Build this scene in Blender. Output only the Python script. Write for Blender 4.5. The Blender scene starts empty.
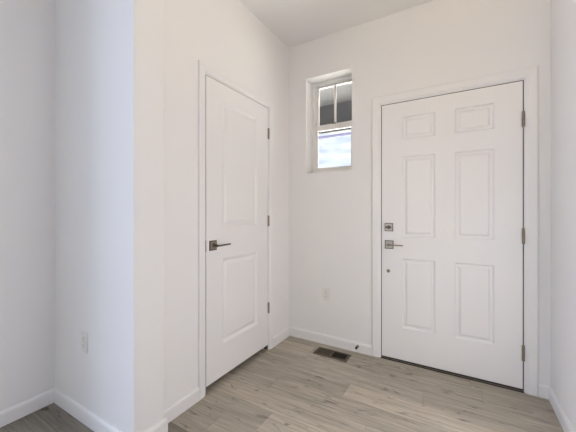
import bpy, bmesh, math, random
from mathutils import Vector, Matrix

S = bpy.context.scene
COL = S.collection
PI = math.pi

# ------------------------------------------------------------------ camera
CAM_H, F_PX, YAW = 1.185, 294.0, math.atan2(461 - 288, 294)
cd = bpy.data.cameras.new('camera')
cam = bpy.data.objects.new('camera', cd)
COL.objects.link(cam)
cam.location = (0, 0, CAM_H)
cam.rotation_euler = (PI / 2, 0, YAW)
cd.sensor_width = 36.0
cd.lens = 36.0 * F_PX / 576.0
cd.shift_y = -3.9 / 576.0
cd.clip_start = 0.02
S.camera = cam

# ------------------------------------------------------------------ world, light, exposure
S.view_settings.view_transform = 'Standard'
S.view_settings.look = 'None'
S.view_settings.gamma = 1.0
S.view_settings.use_curve_mapping = False
S.view_settings.exposure = 0.13

W = bpy.data.worlds.new('sky')
S.world = W
SUN = 95.0
W.use_nodes = True
nt = W.node_tree
nt.nodes.clear()
wo = nt.nodes.new('ShaderNodeOutputWorld')
bg = nt.nodes.new('ShaderNodeBackground')
tc = nt.nodes.new('ShaderNodeTexCoord')
mp = nt.nodes.new('ShaderNodeMapping')
mp.inputs['Scale'].default_value = (6, 6, 26)
nz = nt.nodes.new('ShaderNodeTexNoise')
nz.inputs['Scale'].default_value = 1.6
nz.inputs['Detail'].default_value = 5
rp = nt.nodes.new('ShaderNodeValToRGB')
rp.color_ramp.elements[0].position = 0.36
rp.color_ramp.elements[0].color = (0.35, 0.39, 0.46, 1)
rp.color_ramp.elements[1].position = 0.56
rp.color_ramp.elements[1].color = (0.50, 0.52, 0.55, 1)
nt.links.new(tc.outputs['Generated'], mp.inputs['Vector'])
nt.links.new(mp.outputs['Vector'], nz.inputs['Vector'])
nt.links.new(nz.outputs['Fac'], rp.inputs['Fac'])
nt.links.new(rp.outputs['Color'], bg.inputs['Color'])
nt.links.new(bg.outputs['Background'], wo.inputs['Surface'])
bg.inputs['Strength'].default_value = 2.2


def area_light(name, loc, rot, sx, sy, power, color, spread=PI):
    l = bpy.data.lights.new(name, 'AREA')
    l.shape = 'RECTANGLE'
    l.size, l.size_y = sx, sy
    l.energy = power
    l.color = color
    l.spread = spread
    o = bpy.data.objects.new(name, l)
    o.location, o.rotation_euler = loc, rot
    COL.objects.link(o)
    return o


# sun on the front yard, from over the neighbouring roofs
sl = bpy.data.lights.new('sun', 'SUN')
sl.energy = SUN
sl.angle = math.radians(2)
sl.color = (1.0, 0.95, 0.88)
so_ = bpy.data.objects.new('sun', sl)
so_.rotation_euler = (-math.radians(32), 0, 0)
so_.location = (0, 12, 12)
COL.objects.link(so_)
# daylight from the living-room window at left, then an added fill from behind
area_light('window_daylight', (-5.49, -2.9, 1.45), (0, -PI / 2, 0), 1.7, 2.3, 137, (0.632, 0.728, 0.98))
area_light('back_fill_light', (-0.9, -4.99, 1.3), (PI / 2, 0, 0), 2.0, 2.2, 13, (1.0, 0.90, 0.60))  # added warm fill; no window known behind the camera
# fill lamp added to lift the closet wall, just out of frame
area_light('side_fill_light', (0.482, 1.3, 0.8), (0, PI / 2, 0), 1.3, 1.0, 8.4, (1.0, 0.935, 0.93))
# warm uplight added to brighten the entry ceiling, above the frame
area_light('ceiling_fill_light', (0.1, 1.0, 2.2), (PI, 0, 0), 0.4, 0.4, 9.2, (1.0, 0.744, 0.42))


# ------------------------------------------------------------------ materials
def srgb(r, g, b):
    def f(c):
        c /= 255.0
        return c / 12.92 if c <= 0.04045 else ((c + 0.055) / 1.055) ** 2.4
    return (f(r), f(g), f(b), 1)


def mat(name, color, rough=0.5, metal=0.0, bump=0.0, bscale=200, bdist=0.002, spec=0.5, vary=0.0):
    m = bpy.data.materials.new(name)
    m.use_nodes = True
    n = m.node_tree
    p = n.nodes['Principled BSDF']
    p.inputs['Base Color'].default_value = color
    p.inputs['Roughness'].default_value = rough
    p.inputs['Metallic'].default_value = metal
    p.inputs['Specular IOR Level'].default_value = spec
    if bump or vary:
        t = n.nodes.new('ShaderNodeTexCoord')
        z = n.nodes.new('ShaderNodeTexNoise')
        z.inputs['Scale'].default_value = bscale
        z.inputs['Detail'].default_value = 3
        n.links.new(t.outputs['Object'], z.inputs['Vector'])
        if bump:
            b = n.nodes.new('ShaderNodeBump')
            b.inputs['Strength'].default_value = bump
            b.inputs['Distance'].default_value = bdist
            n.links.new(z.outputs['Fac'], b.inputs['Height'])
            n.links.new(b.outputs['Normal'], p.inputs['Normal'])
        if vary:
            x = n.nodes.new('ShaderNodeMix')
            x.data_type = 'RGBA'
            x.inputs['A'].default_value = tuple(c * (1 - vary) for c in color[:3]) + (1,)
            x.inputs['B'].default_value = tuple(min(1, c * (1 + vary)) for c in color[:3]) + (1,)
            n.links.new(z.outputs['Fac'], x.inputs['Factor'])
            n.links.new(x.outputs['Result'], p.inputs['Base Color'])
    return m


M_WALL = mat('wall_paint', (0.885, 0.88, 0.872, 1), 0.75, bump=0.12, bscale=160, spec=0.3)
M_CEIL = mat('ceiling_paint', (0.885, 0.88, 0.872, 1), 0.85, bump=0.15, bscale=120, spec=0.2)
M_TRIM = mat('trim_paint', (0.885, 0.88, 0.873, 1), 0.38, bump=0.02, bscale=60)
M_DOOR = mat('door_paint', (0.885, 0.88, 0.873, 1), 0.33, bump=0.03, bscale=90)
M_VINYL = mat('window_vinyl', (0.86, 0.85, 0.83, 1), 0.35, bump=0.01, bscale=90)
M_NICKEL = mat('aged_nickel', srgb(150, 138, 125), 0.38, 0.75, bump=0.03, bscale=300, vary=0.08)
M_NICKEL_L = mat('satin_nickel', srgb(196, 191, 184), 0.38, 0.75, bump=0.03, bscale=300, vary=0.06)
M_EDGE = mat('tarnished_nickel', srgb(104, 97, 89), 0.45, 0.7, vary=0.1)
M_DARK = mat('dark_latch_metal', srgb(40, 36, 33), 0.45, 0.6, vary=0.1)
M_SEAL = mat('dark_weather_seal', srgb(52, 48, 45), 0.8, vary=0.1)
M_GAP_SHADE = mat('closet_gap_shade', srgb(104, 97, 90), 0.8, vary=0.1)  # darkness of the closet door gap put into a strip's colour
M_RUBBER = mat('black_rubber', srgb(28, 27, 27), 0.6, vary=0.1)
M_BRONZE_L = mat('worn_register_enamel', srgb(90, 79, 64), 0.5, 0.1, vary=0.1)
M_BRONZE = mat('brown_register_enamel', srgb(72, 62, 48), 0.5, 0.1, vary=0.1)
M_BLACK = mat('duct_black', srgb(14, 13, 12), 0.8, vary=0.1)
M_PLATE = mat('outlet_plastic', (0.84, 0.83, 0.80, 1), 0.32, bump=0.01)
M_SLOT = mat('outlet_slot', srgb(70, 66, 62), 0.6, vary=0.05)
M_SILL = mat('bronze_threshold', srgb(66, 58, 52), 0.4, 0.5, vary=0.15)
M_SILL_L = mat('aluminium_threshold', srgb(150, 142, 132), 0.4, 0.7, vary=0.15)
M_SUB = mat('plank_core', srgb(92, 82, 70), 0.8, vary=0.1)
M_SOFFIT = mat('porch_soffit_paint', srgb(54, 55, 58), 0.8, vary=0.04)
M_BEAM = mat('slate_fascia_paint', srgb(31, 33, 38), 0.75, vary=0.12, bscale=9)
M_CONC = mat('porch_concrete', srgb(178, 174, 168), 0.9, bump=0.2, bscale=40, vary=0.1)
M_YARD = mat('sunlit_drive', srgb(196, 192, 186), 0.9, bump=0.2, bscale=20, vary=0.08)
M_ROOF = mat('far_roof_shingles', srgb(84, 84, 112), 0.85, vary=0.2, bscale=6)

M_GLASS = bpy.data.materials.new('window_glass')
M_GLASS.use_nodes = True
_n = M_GLASS.node_tree
_n.nodes.clear()
_o = _n.nodes.new('ShaderNodeOutputMaterial')
_mx = _n.nodes.new('ShaderNodeMixShader')
_tr = _n.nodes.new('ShaderNodeBsdfTransparent')
_gl = _n.nodes.new('ShaderNodeBsdfGlossy')
_fr = _n.nodes.new('ShaderNodeFresnel')
_tr.inputs['Color'].default_value = (0.94, 0.96, 0.97, 1)
_gl.inputs['Roughness'].default_value = 0.02
_fr.inputs['IOR'].default_value = 1.45
_n.links.new(_fr.outputs['Fac'], _mx.inputs['Fac'])
_n.links.new(_tr.outputs['BSDF'], _mx.inputs[1])
_n.links.new(_gl.outputs['BSDF'], _mx.inputs[2])
_n.links.new(_mx.outputs['Shader'], _o.inputs['Surface'])


def make_floor_mat():
    m = bpy.data.materials.new('grey_oak_vinyl_planks')
    m.use_nodes = True
    n = m.node_tree
    L = n.links.new
    p = n.nodes['Principled BSDF']

    def node(t, **kw):
        x = n.nodes.new(t)
        for k, v in kw.items():
            setattr(x, k, v)
        return x

    geo = node('ShaderNodeTexCoord')
    off = node('ShaderNodeAttribute', attribute_name='grain_offset')
    tone = node('ShaderNodeAttribute', attribute_name='tone')
    add = node('ShaderNodeVectorMath', operation='ADD')
    L(geo.outputs['Object'], add.inputs[0])
    L(off.outputs['Vector'], add.inputs[1])

    def noise(scale, detail, rough=0.55, dist=0.0):
        mpn = node('ShaderNodeMapping')
        mpn.inputs['Scale'].default_value = scale
        L(add.outputs[0], mpn.inputs['Vector'])
        z = node('ShaderNodeTexNoise')
        z.inputs['Scale'].default_value = 1.0
        z.inputs['Detail'].default_value = detail
        z.inputs['Roughness'].default_value = rough
        z.inputs['Distortion'].default_value = dist
        L(mpn.outputs[0], z.inputs['Vector'])
        return z.outputs['Fac']

    def ramp(fac, p0, c0, p1, c1):
        r = node('ShaderNodeValToRGB')
        r.color_ramp.elements[0].position, r.color_ramp.elements[0].color = p0, c0
        r.color_ramp.elements[1].position, r.color_ramp.elements[1].color = p1, c1
        L(fac, r.inputs['Fac'])
        return r.outputs['Color']

    def mix(kind, fac, a, b):
        x = node('ShaderNodeMix', data_type='RGBA', blend_type=kind)
        x.inputs['Factor'].default_value = fac
        L(a, x.inputs['A'])
        L(b, x.inputs['B'])
        return x.outputs['Result']

    base = ramp(tone.outputs['Fac'], 0.0, FLOOR_DARK, 1.0, FLOOR_LIGHT)
    broad = ramp(noise((1.6, 9, 1), 4, 0.6, 0.6), 0.3, (0.80, 0.79, 0.78, 1), 0.72, (1.12, 1.13, 1.14, 1))
    streak = ramp(noise((2.6, 55, 1), 6, 0.7, 0.6), 0.33, (0.70, 0.69, 0.67, 1), 0.67, (1.18, 1.18, 1.18, 1))
    fine = ramp(noise((7, 240, 1), 3), 0.3, (0.93, 0.93, 0.93, 1), 0.7, (1.05, 1.05, 1.05, 1))
    knot = ramp(noise((9, 26, 1), 2, 0.5, 0.8), 0.62, (1, 1, 1, 1), 0.76, (0.42, 0.40, 0.38, 1))
    c = mix('MULTIPLY', 1.0, base, broad)
    c = mix('MULTIPLY', 1.0, c, streak)
    c = mix('MULTIPLY', 1.0, c, fine)
    c = mix('MULTIPLY', 1.0, c, knot)
    L(c, p.inputs['Base Color'])
    p.inputs['Roughness'].default_value = 0.5
    p.inputs['Specular IOR Level'].default_value = 0.4
    b = node('ShaderNodeBump')
    b.inputs['Strength'].default_value = 0.08
    b.inputs['Distance'].default_value = 0.002
    L(noise((4, 120, 1), 4), b.inputs['Height'])
    L(b.outputs['Normal'], p.inputs['Normal'])
    return m


FLOOR_DARK = srgb(122, 117, 108)
FLOOR_LIGHT = srgb(210, 202, 186)
M_FLOOR = make_floor_mat()


# ------------------------------------------------------------------ mesh helpers
def box(bm, x0, x1, y0, y1, z0, z1, mi=0):
    v = [bm.verts.new(p) for p in ((x0, y0, z0), (x1, y0, z0), (x1, y1, z0), (x0, y1, z0),
                                   (x0, y0, z1), (x1, y0, z1), (x1, y1, z1), (x0, y1, z1))]
    for q in ((0, 3, 2, 1), (4, 5, 6, 7), (0, 1, 5, 4), (1, 2, 6, 5), (2, 3, 7, 6), (3, 0, 4, 7)):
        f = bm.faces.new([v[i] for i in q])
        f.material_index = mi
    return v


def lathe(bm, prof, seg=28, axis='y', c=(0, 0, 0), mi=0, smooth=True):
    """prof: (along axis, radius) pairs; closed with caps."""
    rings = []
    for a, r in prof:
        ring = []
        for k in range(seg):
            t = 2 * PI * k / seg
            u, w = r * math.cos(t), r * math.sin(t)
            p = {'y': (u, a, w), 'x': (a, u, w), 'z': (u, w, a)}[axis]
            ring.append(bm.verts.new((p[0] + c[0], p[1] + c[1], p[2] + c[2])))
        rings.append(ring)
    fs = []
    for A, B in zip(rings, rings[1:]):
        for k in range(seg):
            fs.append(bm.faces.new((A[k], A[(k + 1) % seg], B[(k + 1) % seg], B[k])))
    for f in fs:
        f.smooth = smooth
    fs.append(bm.faces.new(rings[0][::-1]))
    fs.append(bm.faces.new(rings[-1]))
    for f in fs:
        f.material_index = mi


def obj(name, bm, mats, parent=None, bevel=0.0, seg=2, kind=None, label=None, cat=None, group=None):
    bmesh.ops.recalc_face_normals(bm, faces=bm.faces[:])
    me = bpy.data.meshes.new(name)
    bm.to_mesh(me)
    bm.free()
    for m in (mats if isinstance(mats, (list, tuple)) else [mats]):
        me.materials.append(m)
    o = bpy.data.objects.new(name, me)
    COL.objects.link(o)
    if parent:
        o.parent = parent
    if bevel:
        md = o.modifiers.new('bevel', 'BEVEL')
        md.width, md.segments, md.limit_method = bevel, seg, 'ANGLE'
        md.angle_limit = math.radians(40)
        md.harden_normals = False
    return tag(o, label, cat, group, kind)


def tag(o, label=None, cat=None, group=None, kind=None):
    if kind: o['kind'] = kind
    if label: o['label'] = label
    if cat: o['category'] = cat
    if group: o['group'] = group
    return o


def empty(name, loc, rz=0):
    o = bpy.data.objects.new(name, None)
    COL.objects.link(o)
    o.location = loc
    o.rotation_euler = (0, 0, rz)
    o.empty_display_size = 0.05
    return o


def struct(name, bm, m, label, cat, bevel=0.0, parent=None):
    return obj(name, bm, m, parent, bevel, kind='structure', label=label, cat=cat)


def wall_with_holes(bm, along, a0, a1, t0, t1, z0, z1, holes):
    """Wall slab running along 'x' or 'y' from a0 to a1, t0..t1 thick, with rectangular holes (a0,a1,z0,z1)."""
    As = sorted({a0, a1} | {h[0] for h in holes} | {h[1] for h in holes})
    Zs = sorted({z0, z1} | {h[2] for h in holes} | {h[3] for h in holes})
    solid = {}
    for i in range(len(As) - 1):
        for k in range(len(Zs) - 1):
            ca, cz = (As[i] + As[i + 1]) / 2, (Zs[k] + Zs[k + 1]) / 2
            solid[i, k] = not any(h[0] < ca < h[1] and h[2] < cz < h[3] for h in holes)
    cache = {}

    def V(a, t, z):
        key = (round(a, 5), round(t, 5), round(z, 5))
        if key not in cache:
            cache[key] = bm.verts.new((a, t, z) if along == 'x' else (t, a, z))
        return cache[key]

    for (i, k), s in solid.items():
        if not s:
            continue
        a, b, c, d = As[i], As[i + 1], Zs[k], Zs[k + 1]
        bm.faces.new((V(a, t0, c), V(b, t0, c), V(b, t0, d), V(a, t0, d)))
        bm.faces.new((V(a, t1, c), V(a, t1, d), V(b, t1, d), V(b, t1, c)))
        if not solid.get((i - 1, k)): bm.faces.new((V(a, t0, c), V(a, t0, d), V(a, t1, d), V(a, t1, c)))
        if not solid.get((i + 1, k)): bm.faces.new((V(b, t0, c), V(b, t1, c), V(b, t1, d), V(b, t0, d)))
        if not solid.get((i, k - 1)): bm.faces.new((V(a, t0, c), V(a, t1, c), V(b, t1, c), V(b, t0, c)))
        if not solid.get((i, k + 1)): bm.faces.new((V(a, t0, d), V(b, t0, d), V(b, t1, d), V(a, t1, d)))


# ------------------------------------------------------------------ room dimensions (metres, camera above the origin)
XL, XR, YF, ZC = -1.430, 0.492, 2.452, 2.770      # closet wall, right wall, front wall, ceiling
YS0, YS1, XS = 0.851, 1.020, -1.370               # partition wall faces and its free end
XFL, YFL = -2.197, 0.35                           # left return wall
DX0, DX1, DZ = -0.562, 0.3566, 2.056              # front door opening
CY0, CY1, CZ = 1.374, 2.096, 2.082                # closet door opening
WX0, WX1, WZ0, WZ1 = -1.247, -0.807, 1.547, 2.426 # window opening
XW, YB = -5.5, -5.0                               # far walls of the living room

# ------------------------------------------------------------------ floor: vinyl planks running along the front wall
random.seed(11)
PW, PL, GAP = 0.178, 1.22, 0.0012
bm = bmesh.new()
box(bm, XW - 0.2, XR + 0.2, YB - 0.2, YF + 0.2, -0.06, -0.003, 1)
tones, offs = [0.3] * 6, [(0, 0, 0)] * 6
joint = {0: -0.657, -1: -1.12, -2: -0.452, -3: -0.96, 1: -0.21, 2: 0.12, -4: -1.2, -5: -1.18, -6: -1.42, -7: -1.05, -8: -1.3}
tone_fix = {(0, 0): 0.78, (0, -1): 0.34, (-1, 0): 0.42, (-1, -1): 0.30, (-2, 0): 0.60, (-2, -1): 0.72,
            (-3, 0): 0.82, (-3, -1): 0.34, (1, 0): 0.30, (1, -1): 0.46, (2, 0): 0.34, (2, -1): 0.36,
            (-4, 0): 0.55, (-4, -1): 0.4}
SHADED_PLANKS = {(r, k): 0.10 + 0.06 * (r % 2) for r in (-5, -6, -7, -8) for k in (-1,)}  # dimness of the left nook painted into these planks' tone
r0 = int(math.floor((YB - 0.1 - 1.806) / PW))
r1 = int(math.ceil((YF + 0.15 - 1.806) / PW))
for r in range(r0, r1):
    ya, yb = 1.806 + r * PW, 1.806 + (r + 1) * PW
    yb = min(yb, YF + 0.16)
    xj = joint.get(r, random.uniform(-1, 0.2))
    for k in range(-5, 3):
        xa, xb = xj + k * PL, xj + (k + 1) * PL
        xa, xb = max(xa, XW - 0.15), min(xb, XR + 0.15)
        if xb - xa < 0.02:
            continue
        g = GAP / 2
        vs = [bm.verts.new(q) for q in ((xa + g, ya + g, 0), (xb - g, ya + g, 0), (xb - g, yb - g, 0), (xa + g, yb - g, 0))]
        lo = [bm.verts.new((v.co.x, v.co.y, -0.003)) for v in vs]
        bm.faces.new(vs)
        for i in range(4):
            bm.faces.new((vs[i], lo[i], lo[(i + 1) % 4], vs[(i + 1) % 4]))
        t = tone_fix.get((r, k), random.uniform(0.2, 0.8))
        t = SHADED_PLANKS.get((r, k), 0.38 + 0.55 * t)
        o3 = (random.uniform(0, 50), random.uniform(0, 50), random.uniform(0, 50))
        tones += [t] * 5
        offs += [o3] * 5
fl = struct('floor', bm, [M_FLOOR, M_SUB], 'floor of grey oak look vinyl planks', 'floor')
at = fl.data.attributes.new('tone', 'FLOAT', 'FACE')
at.data.foreach_set('value', tones)
at = fl.data.attributes.new('grain_offset', 'FLOAT_VECTOR', 'FACE')
at.data.foreach_set('vector', [c for o3 in offs for c in o3])

bm = bmesh.new()
box(bm, XW - 0.2, XR + 0.2, YB - 0.2, YF + 0.2, ZC, ZC + 0.15)
struct('ceiling', bm, M_CEIL, 'plain white painted ceiling over the entry', 'ceiling')

# ------------------------------------------------------------------ walls
JT = 0.019                                         # jamb thickness
bm = bmesh.new()
wall_with_holes(bm, 'x', -2.6, XR + 0.2, YF, YF + 0.20, 0, ZC,
                [(WX0, WX1, WZ0, WZ1), (DX0 - JT, DX1 + JT, 0, DZ + JT)])
struct('wall_front', bm, M_WALL, 'white front wall holding the small window and the entry door', 'wall')
bm = bmesh.new()
wall_with_holes(bm, 'y', YS1, YF, XL - 0.115, XL, 0, ZC, [(CY0 - JT, CY1 + JT, 0, CZ + JT)])
struct('wall_left', bm, M_WALL, 'white wall around the closet door', 'wall')
bm = bmesh.new()
wall_with_holes(bm, 'y', YB, YF, XR, XR + 0.15, 0, ZC, [(0.80, 1.80, 0.15, 1.45)])
struct('wall_right', bm, M_WALL, 'bluish white wall right of the entry door', 'wall')
bm = bmesh.new()
wall_with_holes(bm, 'x', -2.6, XS, YS0, YS1, 0, ZC, [])
struct('wall_partition', bm, M_WALL, 'white partition wall end standing before the closet wall', 'wall', bevel=0.004)
bm = bmesh.new()
box(bm, XFL - 0.14, XFL, YFL, YS0, 0, ZC)
struct('wall_return', bm, M_WALL, 'pale wall at the left edge of the view', 'wall')
bm = bmesh.new()
box(bm, XW, XFL - 0.14, YFL, YFL + 0.14, 0, ZC)
struct('wall_living_room', bm, M_WALL, 'living room wall out of view on the left', 'wall')
bm = bmesh.new()
wall_with_holes(bm, 'y', YB, YFL + 0.14, XW - 0.15, XW, 0, ZC, [(-4.05, -1.75, 0.6, 2.3)])
struct('wall_far_left', bm, M_WALL, 'living room wall with the daylight window, out of view', 'wall')
bm = bmesh.new()
wall_with_holes(bm, 'x', XW - 0.15, XR + 0.15, YB - 0.15, YB, 0, ZC, [(-1.9, 0.1, 0.2, 2.4)])
struct('wall_back', bm, M_WALL, 'living room back wall behind the camera', 'wall')
bm = bmesh.new()
box(bm, -2.6, -2.5, YS1, YF, 0, ZC)
struct('wall_closet', bm, M_WALL, 'back wall of the closet behind the closet door', 'wall')


# ------------------------------------------------------------------ baseboards
def baseboard(name, runs, label):
    """runs: list of (points, side); side +1 when the room lies left of the walking direction, -1 when right."""
    prof = [(0, 0), (0.014, 0), (0.014, 0.066), (0.0125, 0.073), (0.0095, 0.079), (0.006, 0.083), (0, 0.083)]
    bm = bmesh.new()
    for pts, side in runs:
        P = [Vector(p) for p in pts]
        N = []
        for a, b in zip(P, P[1:]):
            d = (b - a).normalized()
            N.append(Vector((-d.y, d.x)) * side)
        rows = []
        for i, p in enumerate(P):
            if i == 0: m = N[0]
            elif i == len(P) - 1: m = N[-1]
            else: m = (N[i - 1] + N[i]) / (1 + N[i - 1].dot(N[i]))
            rows.append([bm.verts.new((p.x + m.x * t, p.y + m.y * t, z)) for t, z in prof])
        n = len(prof)
        for A, B in zip(rows, rows[1:]):
            for k in range(n):
                bm.faces.new((A[k], A[(k + 1) % n], B[(k + 1) % n], B[k]))
        bm.faces.new(rows[0])
        bm.faces.new(rows[-1][::-1])
    return struct(name, bm, M_TRIM, label, 'baseboard')


CW, CREV = 0.057, 0.006                            # casing width and reveal
baseboard('baseboard_left', [([(XL, YS1 + 0.014), (XL, CY0 - CREV - CW)], -1)],
          'white baseboard between the partition and the closet door')
baseboard('baseboard_front', [([(XL, CY1 + CREV + CW), (XL, YF), (DX0 - CREV - 0.066, YF)], -1)],
          'white baseboard along the corner behind the floor register')
baseboard('baseboard_right', [([(DX1 + CREV + 0.066, YF), (XR, YF), (XR, YB)], -1)],
          'white baseboard right of the entry door')
baseboard('baseboard_partition', [([(XL, YS1), (XS, YS1), (XS, YS0), (XFL, YS0), (XFL, YFL)], 1)],
          'white baseboard around the partition wall at left')


# ------------------------------------------------------------------ door trims: casing, jamb, threshold (local frame: opening on the x axis, room at -y)
def door_trim(name, loc, rz, w, h, cw, wall_t, gap_mat, gs, gt, label):
    bm = bmesh.new()
    prof = [(0, 0), (0, 0.003), (0.007, 0.0085), (0.012, 0.0095), (0.017, 0.0125), (cw - 0.009, 0.0150),
            (cw - 0.004, 0.0135), (cw, 0.008), (cw, 0)]
    n = len(prof)
    rows = [[], [], [], []]
    for u, t in prof:
        u += CREV
        for r, (x, z) in zip(rows, ((-u, 0), (-u, h + u), (w + u, h + u), (w + u, 0))):
            r.append(bm.verts.new((x, -t, z)))
    for A, B in zip(rows, rows[1:]):
        for k in range(n):
            bm.faces.new((A[k], A[(k + 1) % n], B[(k + 1) % n], B[k]))
    bm.faces.new(rows[0])
    bm.faces.new(rows[-1][::-1])
    o = struct(name, bm, M_TRIM, label, 'door trim')
    o.location, o.rotation_euler = loc, (0, 0, rz)
    bm = bmesh.new()
    box(bm, -JT, 0, 0, wall_t, 0, h + JT)
    box(bm, w, w + JT, 0, wall_t, 0, h + JT)
    box(bm, 0, w, 0, wall_t, h, h + JT)
    obj('jamb', bm, M_TRIM, o, kind='structure')
    y0 = 0.048
    bm = bmesh.new()
    box(bm, 0, 0.013, y0, y0 + 0.035, 0, h)
    box(bm, w - 0.013, w, y0, y0 + 0.035, 0, h)
    box(bm, 0.013, w - 0.013, y0, y0 + 0.035, h - 0.013, h)
    obj('door_stop_strip', bm, M_TRIM, o, kind='structure')
    bm = bmesh.new()                               # weatherstrip at the entry door; gap shade painted as a strip at the closet
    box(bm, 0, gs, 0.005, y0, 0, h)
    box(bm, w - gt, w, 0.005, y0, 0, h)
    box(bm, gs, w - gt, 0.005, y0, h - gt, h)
    obj('seal_and_gap_shade', bm, gap_mat, o, kind='structure')
    return o


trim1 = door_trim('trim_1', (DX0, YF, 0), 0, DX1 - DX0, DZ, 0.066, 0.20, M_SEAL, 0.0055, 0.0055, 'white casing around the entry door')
trim2 = door_trim('trim_2', (XL, CY0, 0), PI / 2, CY1 - CY0, CZ, CW, 0.115, M_GAP_SHADE, 0.0075, 0.0036, 'white casing around the closet door')
bm = bmesh.new()
W1 = DX1 - DX0
box(bm, 0, W1, -0.010, 0.20, 0, 0.005, 0)
box(bm, 0.002, W1 - 0.002, -0.003, 0.003, 0.005, 0.0082, 1)
box(bm, 0, W1, 0.034, 0.20, 0.005, 0.011, 0)
obj('threshold', bm, [M_SILL, M_SILL_L], trim1, bevel=0.001, kind='structure', label='dark bronze threshold with a metal ridge')


# ------------------------------------------------------------------ panel doors (local: x to the right, front face at y=0 towards -y)
def door_slab(name, w, h, t, panels, prof, back_y):
    bm = bmesh.new()
    xs = sorted({0, w} | {p[0] for p in panels} | {p[1] for p in panels})
    zs = sorted({0, h} | {p[2] for p in panels} | {p[3] for p in panels})
    cache = {}

    def V(x, z, y=0.0):
        k = (round(x, 5), round(z, 5), round(y, 5))
        if k not in cache:
            cache[k] = bm.verts.new((x, y, z))
        return cache[k]

    for i in range(len(xs) - 1):
        for k in range(len(zs) - 1):
            a, b, c, d = xs[i], xs[i + 1], zs[k], zs[k + 1]
            hit = [p for p in panels if p[0] <= a + 1e-6 and p[1] >= b - 1e-6 and p[2] <= c + 1e-6 and p[3] >= d - 1e-6]
            if not hit:
                bm.faces.new((V(a, c), V(b, c), V(b, d), V(a, d)))
    for a, b, c, d in panels:
        prev = None
        ex = [x for x in xs if a - 1e-6 <= x <= b + 1e-6]
        ez = [z for z in zs if c - 1e-6 <= z <= d + 1e-6]
        for ins, dep in [(0, 0)] + prof:
            ring = [V(a + ins, c + ins, dep), V(b - ins, c + ins, dep), V(b - ins, d - ins, dep), V(a + ins, d - ins, dep)]
            if prev:
                for q in range(4):
                    bm.faces.new((prev[q], prev[(q + 1) % 4], ring[(q + 1) % 4], ring[q]))
            prev = ring
        bm.faces.new(prev)
    # edges and back
    B = [bm.verts.new(p) for p in ((0, t, 0), (w, t, 0), (w, t, h), (0, t, h))]
    bm.faces.new(B[::-1])
    bm.faces.new([V(x, 0) for x in xs] + [B[1], B[0]])
    bm.faces.new([V(x, h) for x in xs][::-1] + [B[3], B[2]])
    bm.faces.new([V(0, z) for z in zs][::-1] + [B[0], B[3]])
    bm.faces.new([V(w, z) for z in zs] + [B[2], B[1]])
    return obj(name, bm, M_DOOR, kind='structure')


def hinge(parent, x, z0, z1, m, leaf=True):
    bm = bmesh.new()
    h = z1 - z0
    n = 5
    for k in range(n):                              # knuckles
        a, b = z0 + h * k / n + 0.0006, z0 + h * (k + 1) / n - 0.0006
        lathe(bm, [(a, 0.0076), (a + 0.0005, 0.0083), (b - 0.0005, 0.0083), (b, 0.0076)], 16, 'z', (x, -0.0062, 0))
    lathe(bm, [(z0 - 0.003, 0.003), (z0 - 0.001, 0.0052), (z1 + 0.001, 0.0052), (z1 + 0.003, 0.003)], 16, 'z', (x, -0.0062, 0))
    box(bm, x - 0.003, x + 0.003, -0.004, 0.030, z0, z1)   # leaves in the gap
    return obj('hinge', bm, m, parent)


def lever_set(parent, cx, cz, plate, length, drop, m, ml, thick=0.010, face=0.012):
    """Square rosette with a straight lever pointing to +x."""
    bm = bmesh.new()
    s = plate / 2
    box(bm, cx - s, cx + s, -0.005, 0, cz - s, cz + s, 1)
    s -= 0.006
    box(bm, cx - s, cx + s, -0.009, -0.005, cz - s, cz + s)
    lathe(bm, [(-0.013, 0.0135), (-0.0085, 0.0145)], 28, 'y', (cx, 0, cz))
    r = obj('lever_handle', bm, [m, M_EDGE], parent, bevel=0.0012)
    bm = bmesh.new()
    lathe(bm, [(-0.046, 0.0095), (-0.013, 0.0095)], 24, 'y', (cx, 0, cz - drop))
    v = box(bm, cx - 0.011, cx + length, -0.056, -0.046, cz - drop - face / 2, cz - drop + face / 2)
    for q in v:                                     # slight taper towards the tip
        if q.co.x > cx + length - 0.001:
            q.co.z = cz - drop + (q.co.z - cz + drop) * 0.8 + 0.002
    obj('lever', bm, ml, r, bevel=0.002)
    return r


# front door, six raised panels
g = 0.006
bx, bz = DX0 + g, 0.019
DWID, DHGT = DX1 - DX0 - 2 * g, DZ - g - bz
pan = []
for x0, x1 in ((-0.402, -0.163), (-0.040, 0.199)):
    for z0, z1 in ((0.270, 0.821), (0.991, 1.624), (1.754, 1.938)):
        pan.append((x0 - bx, x1 - bx, z0 - bz, z1 - bz))
front = door_slab('door_1', DWID, DHGT, 0.042, pan,
                  [(0.002, 0.0), (0.011, 0.0105), (0.026, 0.0105), (0.039, 0.0015)], 0.042)
front.location = (bx, YF + 0.001, bz)
tag(front, 'white six panel entry door with square metal lock plates', 'door')
for z0, z1 in ((0.203, 0.312), (0.969, 1.087), (1.742, 1.849)):
    zc = (z0 + z1) / 2 - bz
    hinge(front, DWID + g / 2 - 0.001, zc - 0.051, zc + 0.051, M_NICKEL)
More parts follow.
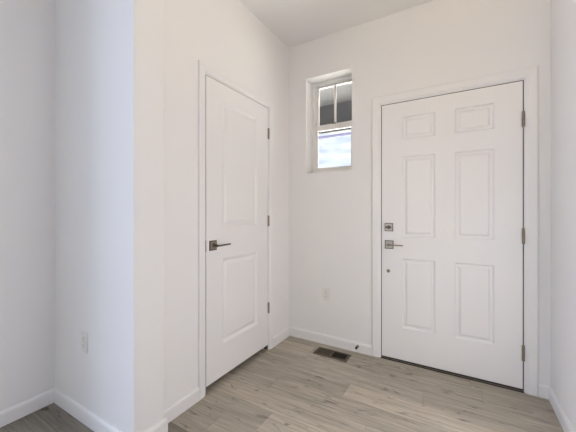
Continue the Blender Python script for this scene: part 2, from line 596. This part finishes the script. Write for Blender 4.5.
# deadbolt: square plate with a winged thumb turn
cx, cz = -0.500 - bx, 1.064 - bz
bm = bmesh.new()
box(bm, cx - 0.033, cx + 0.033, -0.005, 0, cz - 0.033, cz + 0.033, 1)
box(bm, cx - 0.028, cx + 0.028, -0.010, -0.005, cz - 0.028, cz + 0.028)
dead = obj('deadbolt', bm, [M_NICKEL_L, M_EDGE], front, bevel=0.0012)
bm = bmesh.new()
lathe(bm, [(-0.0135, 0.0135), (-0.010, 0.0150)], 28, 'y', (cx, 0, cz))
lathe(bm, [(-0.024, 0.0065), (-0.0135, 0.0075)], 24, 'y', (cx, 0, cz))
for s in (-1, 1):
    v = box(bm, min(0, s * 0.022) + cx, max(0, s * 0.022) + cx, -0.030, -0.018, cz - 0.008, cz + 0.008)
    for q in v:
        if abs(q.co.x - cx) < 1e-6:
            q.co.z = cz + (q.co.z - cz) * 0.55
obj('thumb_turn', bm, M_EDGE, dead, bevel=0.0015)
lever_set(front, -0.498 - bx, 0.924 - bz, 0.067, 0.112, 0.0, M_NICKEL_L, M_NICKEL)
bm = bmesh.new()
lathe(bm, [(-0.0065, 0.005), (-0.006, 0.0095), (-0.003, 0.0130), (0, 0.0140)], 28, 'y', (-0.505 - bx, 0, 0.711 - bz))
obj('round_cap', bm, M_NICKEL, front, label='small round metal cap below the lever')
bm = bmesh.new()
box(bm, -0.0045, -0.0005, -0.001, 0.034, 0.885 - bz, 0.965 - bz)
obj('latch_plate', bm, M_DARK, front)
bm = bmesh.new()
box(bm, 0.002, DWID - 0.002, 0.004, 0.038, -0.0075, 0.0)
obj('door_sweep', bm, M_RUBBER, front, label='black rubber sweep under the door')

# closet door, two panels
gc, zb = 0.004, 0.044
by = CY0 + 0.008
CWID, CHGT = CY1 - CY0 - 0.008 - gc, CZ - gc - zb
pan = [(1.532 - by, 1.941 - by, 0.268 - zb, 0.863 - zb), (1.532 - by, 1.941 - by, 1.075 - zb, 1.957 - zb)]
closet = door_slab('door_2', CWID, CHGT, 0.035, pan,
                   [(0.006, 0.0025), (0.022, 0.0115), (0.027, 0.0115), (0.050, 0.002)], 0.035)
closet.location = (XL - 0.002, by, zb)
closet.rotation_euler = (0, 0, PI / 2)
tag(closet, 'white two panel closet door with a dark lever handle', 'door')
for z0, z1 in ((0.311, 0.414), (1.061, 1.158), (1.810, 1.910)):
    zc = (z0 + z1) / 2 - zb
    hinge(closet, CWID + gc / 2, zc - 0.0445, zc + 0.0445, M_NICKEL)
lever_set(closet, 1.441 - by, 0.962 - zb, 0.067, 0.118, 0.0, M_NICKEL, M_EDGE)
bm = bmesh.new()
box(bm, -0.0038, -0.0005, -0.001, 0.028, 0.925 - zb, 1.000 - zb)
obj('latch_plate', bm, M_DARK, closet)

# ------------------------------------------------------------------ window: single hung, upper sash with one muntin
win = empty('window_1', (WX0, YF + 0.135, WZ0))
tag(win, 'small white sash window in the deep front wall recess', 'window', kind='structure')
ww, wh = WX1 - WX0, WZ1 - WZ0
fw = 0.030


def ring(bm, x0, x1, z0, z1, w, y0, y1, wt=None, wb=None):
    wt = w if wt is None else wt
    wb = w if wb is None else wb
    o = [(x0, z0), (x1, z0), (x1, z1), (x0, z1)]
    i = [(x0 + w, z0 + wb), (x1 - w, z0 + wb), (x1 - w, z1 - wt), (x0 + w, z1 - wt)]
    vo = [[bm.verts.new((x, y, z)) for x, z in o] for y in (y0, y1)]
    vi = [[bm.verts.new((x, y, z)) for x, z in i] for y in (y0, y1)]
    for k in range(4):
        q = (k + 1) % 4
        bm.faces.new((vo[0][k], vo[0][q], vi[0][q], vi[0][k]))
        bm.faces.new((vo[1][k], vi[1][k], vi[1][q], vo[1][q]))
        bm.faces.new((vo[0][k], vo[1][k], vo[1][q], vo[0][q]))
        bm.faces.new((vi[0][k], vi[0][q], vi[1][q], vi[1][k]))


bm = bmesh.new()
ring(bm, 0, ww, 0, wh, fw, 0, 0.062, wt=0.026, wb=0.036)
obj('window_frame', bm, M_VINYL, win, bevel=0.002)
zm = 0.445                                         # centre of the meeting rail
bm = bmesh.new()
ring(bm, fw, ww - fw, zm - 0.012, wh - 0.026, 0.022, 0.030, 0.056, wt=0.016, wb=0.046)
up = obj('upper_sash', bm, M_VINYL, win, bevel=0.0015)
bm = bmesh.new()
box(bm, ww / 2 - 0.009, ww / 2 + 0.009, 0.034, 0.050, zm + 0.034, wh - 0.042)
obj('muntin', bm, M_VINYL, up, bevel=0.002)
bm = bmesh.new()
box(bm, fw + 0.022, ww - fw - 0.022, 0.041, 0.045, zm + 0.034, wh - 0.042)
obj('pane', bm, M_GLASS, up)
bm = bmesh.new()
ring(bm, fw, ww - fw, 0.036, zm + 0.020, 0.024, 0.004, 0.029, wt=0.050, wb=0.026)
lo = obj('lower_sash', bm, M_VINYL, win, bevel=0.0015)
bm = bmesh.new()
box(bm, fw + 0.024, ww - fw - 0.024, 0.015, 0.019, 0.062, zm - 0.030)
obj('pane', bm, M_GLASS, lo)
bm = bmesh.new()
box(bm, ww / 2 - 0.022, ww / 2 + 0.018, 0.002, 0.022, zm + 0.020, zm + 0.027)
box(bm, ww / 2 - 0.006, ww / 2 + 0.022, -0.006, 0.010, zm + 0.027, zm + 0.033)
obj('sash_lock', bm, M_NICKEL, lo, bevel=0.0015)



def panel_window(name, along, a0, a1, z0, z1, t, label):
    """White frame with an added panel that blocks the sky, set in a wall hole; t = (room side, outer side) of the frame."""
    bm = bmesh.new()
    for a, b, c, d in ((a0, a0 + 0.04, z0, z1), (a1 - 0.04, a1, z0, z1), (a0 + 0.04, a1 - 0.04, z0, z0 + 0.04), (a0 + 0.04, a1 - 0.04, z1 - 0.04, z1)):
        q = (a, b, *t, c, d) if along == 'x' else (*t, a, b, c, d)
        box(bm, *q)
    m = (t[0] + t[1]) / 2
    q = (a0 + 0.04, a1 - 0.04, m, m + 0.004, z0 + 0.04, z1 - 0.04)
    box(bm, *(q if along == 'x' else (q[2], q[3], q[0], q[1], q[4], q[5])))  # white panel added to keep sky light out behind the lamp
    return struct(name, bm, M_VINYL, label, 'window')


panel_window('added_side_window', 'y', 0.80, 1.80, 0.15, 1.45, (XR + 0.04, XR + 0.10), 'white frame and panel added around the side fill lamp, out of view')  # added to house the side fill lamp; no window known here
panel_window('window_3', 'y', -4.05, -1.75, 0.6, 2.3, (XW - 0.10, XW - 0.04), 'wide living room window out of view at left')
panel_window('added_back_window', 'x', -1.9, 0.1, 0.2, 2.4, (YB - 0.10, YB - 0.04), 'white frame and panel added around the fill lamp behind the camera')  # added to house the back fill lamp

# ------------------------------------------------------------------ what the window looks out on: porch roof, fascia beam, a far roof edge
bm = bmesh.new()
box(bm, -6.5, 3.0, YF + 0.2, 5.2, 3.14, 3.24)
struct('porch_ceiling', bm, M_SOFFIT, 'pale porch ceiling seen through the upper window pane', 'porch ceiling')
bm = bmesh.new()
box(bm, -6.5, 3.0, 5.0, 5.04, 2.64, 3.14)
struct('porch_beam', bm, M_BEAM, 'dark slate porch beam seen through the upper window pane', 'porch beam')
bm = bmesh.new()
box(bm, -7.0, 3.5, YF + 0.2, 5.6, -0.25, -0.12)
struct('porch_floor', bm, M_CONC, 'concrete porch slab outside the entry door', 'porch floor')
bm = bmesh.new()
box(bm, -14, 12, 5.6, 24, -0.35, -0.25)
struct('front_yard', bm, M_YARD, 'sunlit concrete front yard below the view of the window', 'yard')
bm = bmesh.new()
for q in ((-16, 15.0, 5.26, 5.40),):
    v = box(bm, q[0], 2, q[1], q[1] + 0.06, q[2], q[3])
struct('far_eave', bm, M_ROOF, 'dark eave of a house seen through the lower window pane', 'eave')


# ------------------------------------------------------------------ outlets (local: x right, room at -y)
def outlet(loc, label):
    r = empty('wall_outlet', loc)
    tag(r, label, 'outlet', 'duplex wall outlets')
    bm = bmesh.new()
    v = box(bm, -0.0355, 0.0355, -0.006, 0, -0.0575, 0.0575)
    obj('cover_plate', bm, M_PLATE, r, bevel=0.0025)
    for s in (-1, 1):
        bm = bmesh.new()
        c = s * 0.0195
        pts = []
        for k in range(28):
            t = 2 * PI * k / 28
            pts.append((0.0172 * math.cos(t), max(-0.0138, min(0.0138, 0.0172 * math.sin(t)))))
        A = [bm.verts.new((x, -0.006, z + c)) for x, z in pts]
        B = [bm.verts.new((x, -0.0085, z + c)) for x, z in pts]
        bm.faces.new(B)
        for k in range(28):
            bm.faces.new((A[k], A[(k + 1) % 28], B[(k + 1) % 28], B[k]))
        so = obj('socket', bm, M_PLATE, r)
        bm = bmesh.new()
        for sx, hh in ((-0.0064, 0.0042), (0.0064, 0.0034)):
            box(bm, sx - 0.0011, sx + 0.0011, -0.0087, -0.0080, c + 0.004 - hh, c + 0.004 + hh)
        lathe(bm, [(-0.0087, 0.0025), (-0.0080, 0.0025)], 14, 'y', (0, 0, c - 0.0075))
        obj('slot', bm, M_SLOT, so, label='dark slots and ground hole')
    bm = bmesh.new()
    lathe(bm, [(-0.0072, 0.0018), (-0.006, 0.003)], 16, 'y')
    obj('screw', bm, M_NICKEL_L, r)
    return r


outlet((-1.043, YF, 0.446), 'white wall outlet below the window, left of the entry door')
outlet((-1.834, YS0, 0.450), 'white wall outlet low on the bluish partition wall at left')

# ------------------------------------------------------------------ floor register: brown frame with two banks of opposed louvres
reg = empty('floor_register', (-0.927, 2.2995, 0))
tag(reg, 'brown metal floor register in the planks below the window', 'floor register')
HX, HY = 0.147, 0.067
bm = bmesh.new()
rim = [(0, 0), (0.002, 0.004), (0.019, 0.0065), (0.021, 0.0055), (0.021, 0.0)]
prev = None
first = None
for ins, z in rim:
    rg = [bm.verts.new((sx * (HX - ins), sy * (HY - ins), z)) for sx, sy in ((-1, -1), (1, -1), (1, 1), (-1, 1))]
    if prev:
        for k in range(4):
            bm.faces.new((prev[k], prev[(k + 1) % 4], rg[(k + 1) % 4], rg[k]))
    prev = rg
    first = first or rg
box(bm, -0.006, 0.006, -HY + 0.021, HY - 0.021, 0.0, 0.0058)
obj('frame', bm, M_BRONZE_L, reg)
for s in (-1, 1):
    bm = bmesh.new()
    x0, x1 = (0.008, HX - 0.0225)
    n = 11
    for k in range(n):
        c = s * (x0 + (x1 - x0) * (k + 0.5) / n)
        lean = -0.0048 if s < 0 else 0.0022
        t = 0.0005
        v = [bm.verts.new(p) for p in ((c - lean - t, -HY + 0.0215, 0.0008), (c - lean + t, -HY + 0.0215, 0.0008),
                                       (c + lean + t, -HY + 0.0215, 0.0055), (c + lean - t, -HY + 0.0215, 0.0055))]
        w = [bm.verts.new((q.co.x, HY - 0.0215, q.co.z)) for q in v]
        bm.faces.new(v)
        bm.faces.new(w[::-1])
        for i in range(4):
            bm.faces.new((v[i], v[(i + 1) % 4], w[(i + 1) % 4], w[i]))
    obj('louvre_bank', bm, M_BRONZE, reg)
bm = bmesh.new()
box(bm, -HX + 0.021, HX - 0.021, -HY + 0.021, HY - 0.021, 0.0001, 0.0006)
obj('duct_opening', bm, M_BLACK, reg, label='black duct opening under the louvres')

# ------------------------------------------------------------------ door stop on the baseboard
ds = empty('door_stop', (-0.752, YF - 0.014, 0.052))
tag(ds, 'small dark door stop sticking out of the baseboard beside the register', 'door stop')
bm = bmesh.new()
lathe(bm, [(0, 0.012), (-0.003, 0.012), (-0.006, 0.008), (-0.007, 0.006)], 24, 'y')
obj('base', bm, M_NICKEL, ds)
bm = bmesh.new()
prof = [(-0.007, 0.0045)]
for k in range(6):
    a = -0.009 - k * 0.0040
    prof += [(a, 0.0062), (a - 0.002, 0.0046)]
lathe(bm, prof, 20, 'y')
obj('spring', bm, M_NICKEL, ds)
bm = bmesh.new()
lathe(bm, [(-0.030, 0.0085), (-0.032, 0.0100), (-0.042, 0.0098), (-0.046, 0.0085), (-0.048, 0.005)], 24, 'y')
obj('rubber_tip', bm, M_RUBBER, ds)

# ------------------------------------------------------------------ pendant bowl added around the ceiling uplight, above the frame
pl = empty('added_pendant', (0.1, 1.0, ZC))
tag(pl, 'white pendant bowl added around the ceiling fill light, above the view', 'pendant lamp')
bm = bmesh.new()
lathe(bm, [(0, 0.055), (-0.015, 0.055), (-0.025, 0.03), (-0.027, 0.006)], 28, 'z')
lathe(bm, [(-0.025, 0.005), (-0.66, 0.005)], 12, 'z')
obj('added_pendant_stem', bm, M_NICKEL, pl)
bm = bmesh.new()
lathe(bm, [(-0.50, 0.31), (-0.56, 0.29), (-0.61, 0.22), (-0.645, 0.10), (-0.65, 0.02), (-0.64, 0.02), (-0.635, 0.10),
           (-0.60, 0.215), (-0.555, 0.28), (-0.50, 0.305)], 40, 'z')
bmesh.ops.delete(bm, geom=[f for f in bm.faces if len(f.verts) > 4], context='FACES')
obj('added_pendant_bowl', bm, M_TRIM, pl)
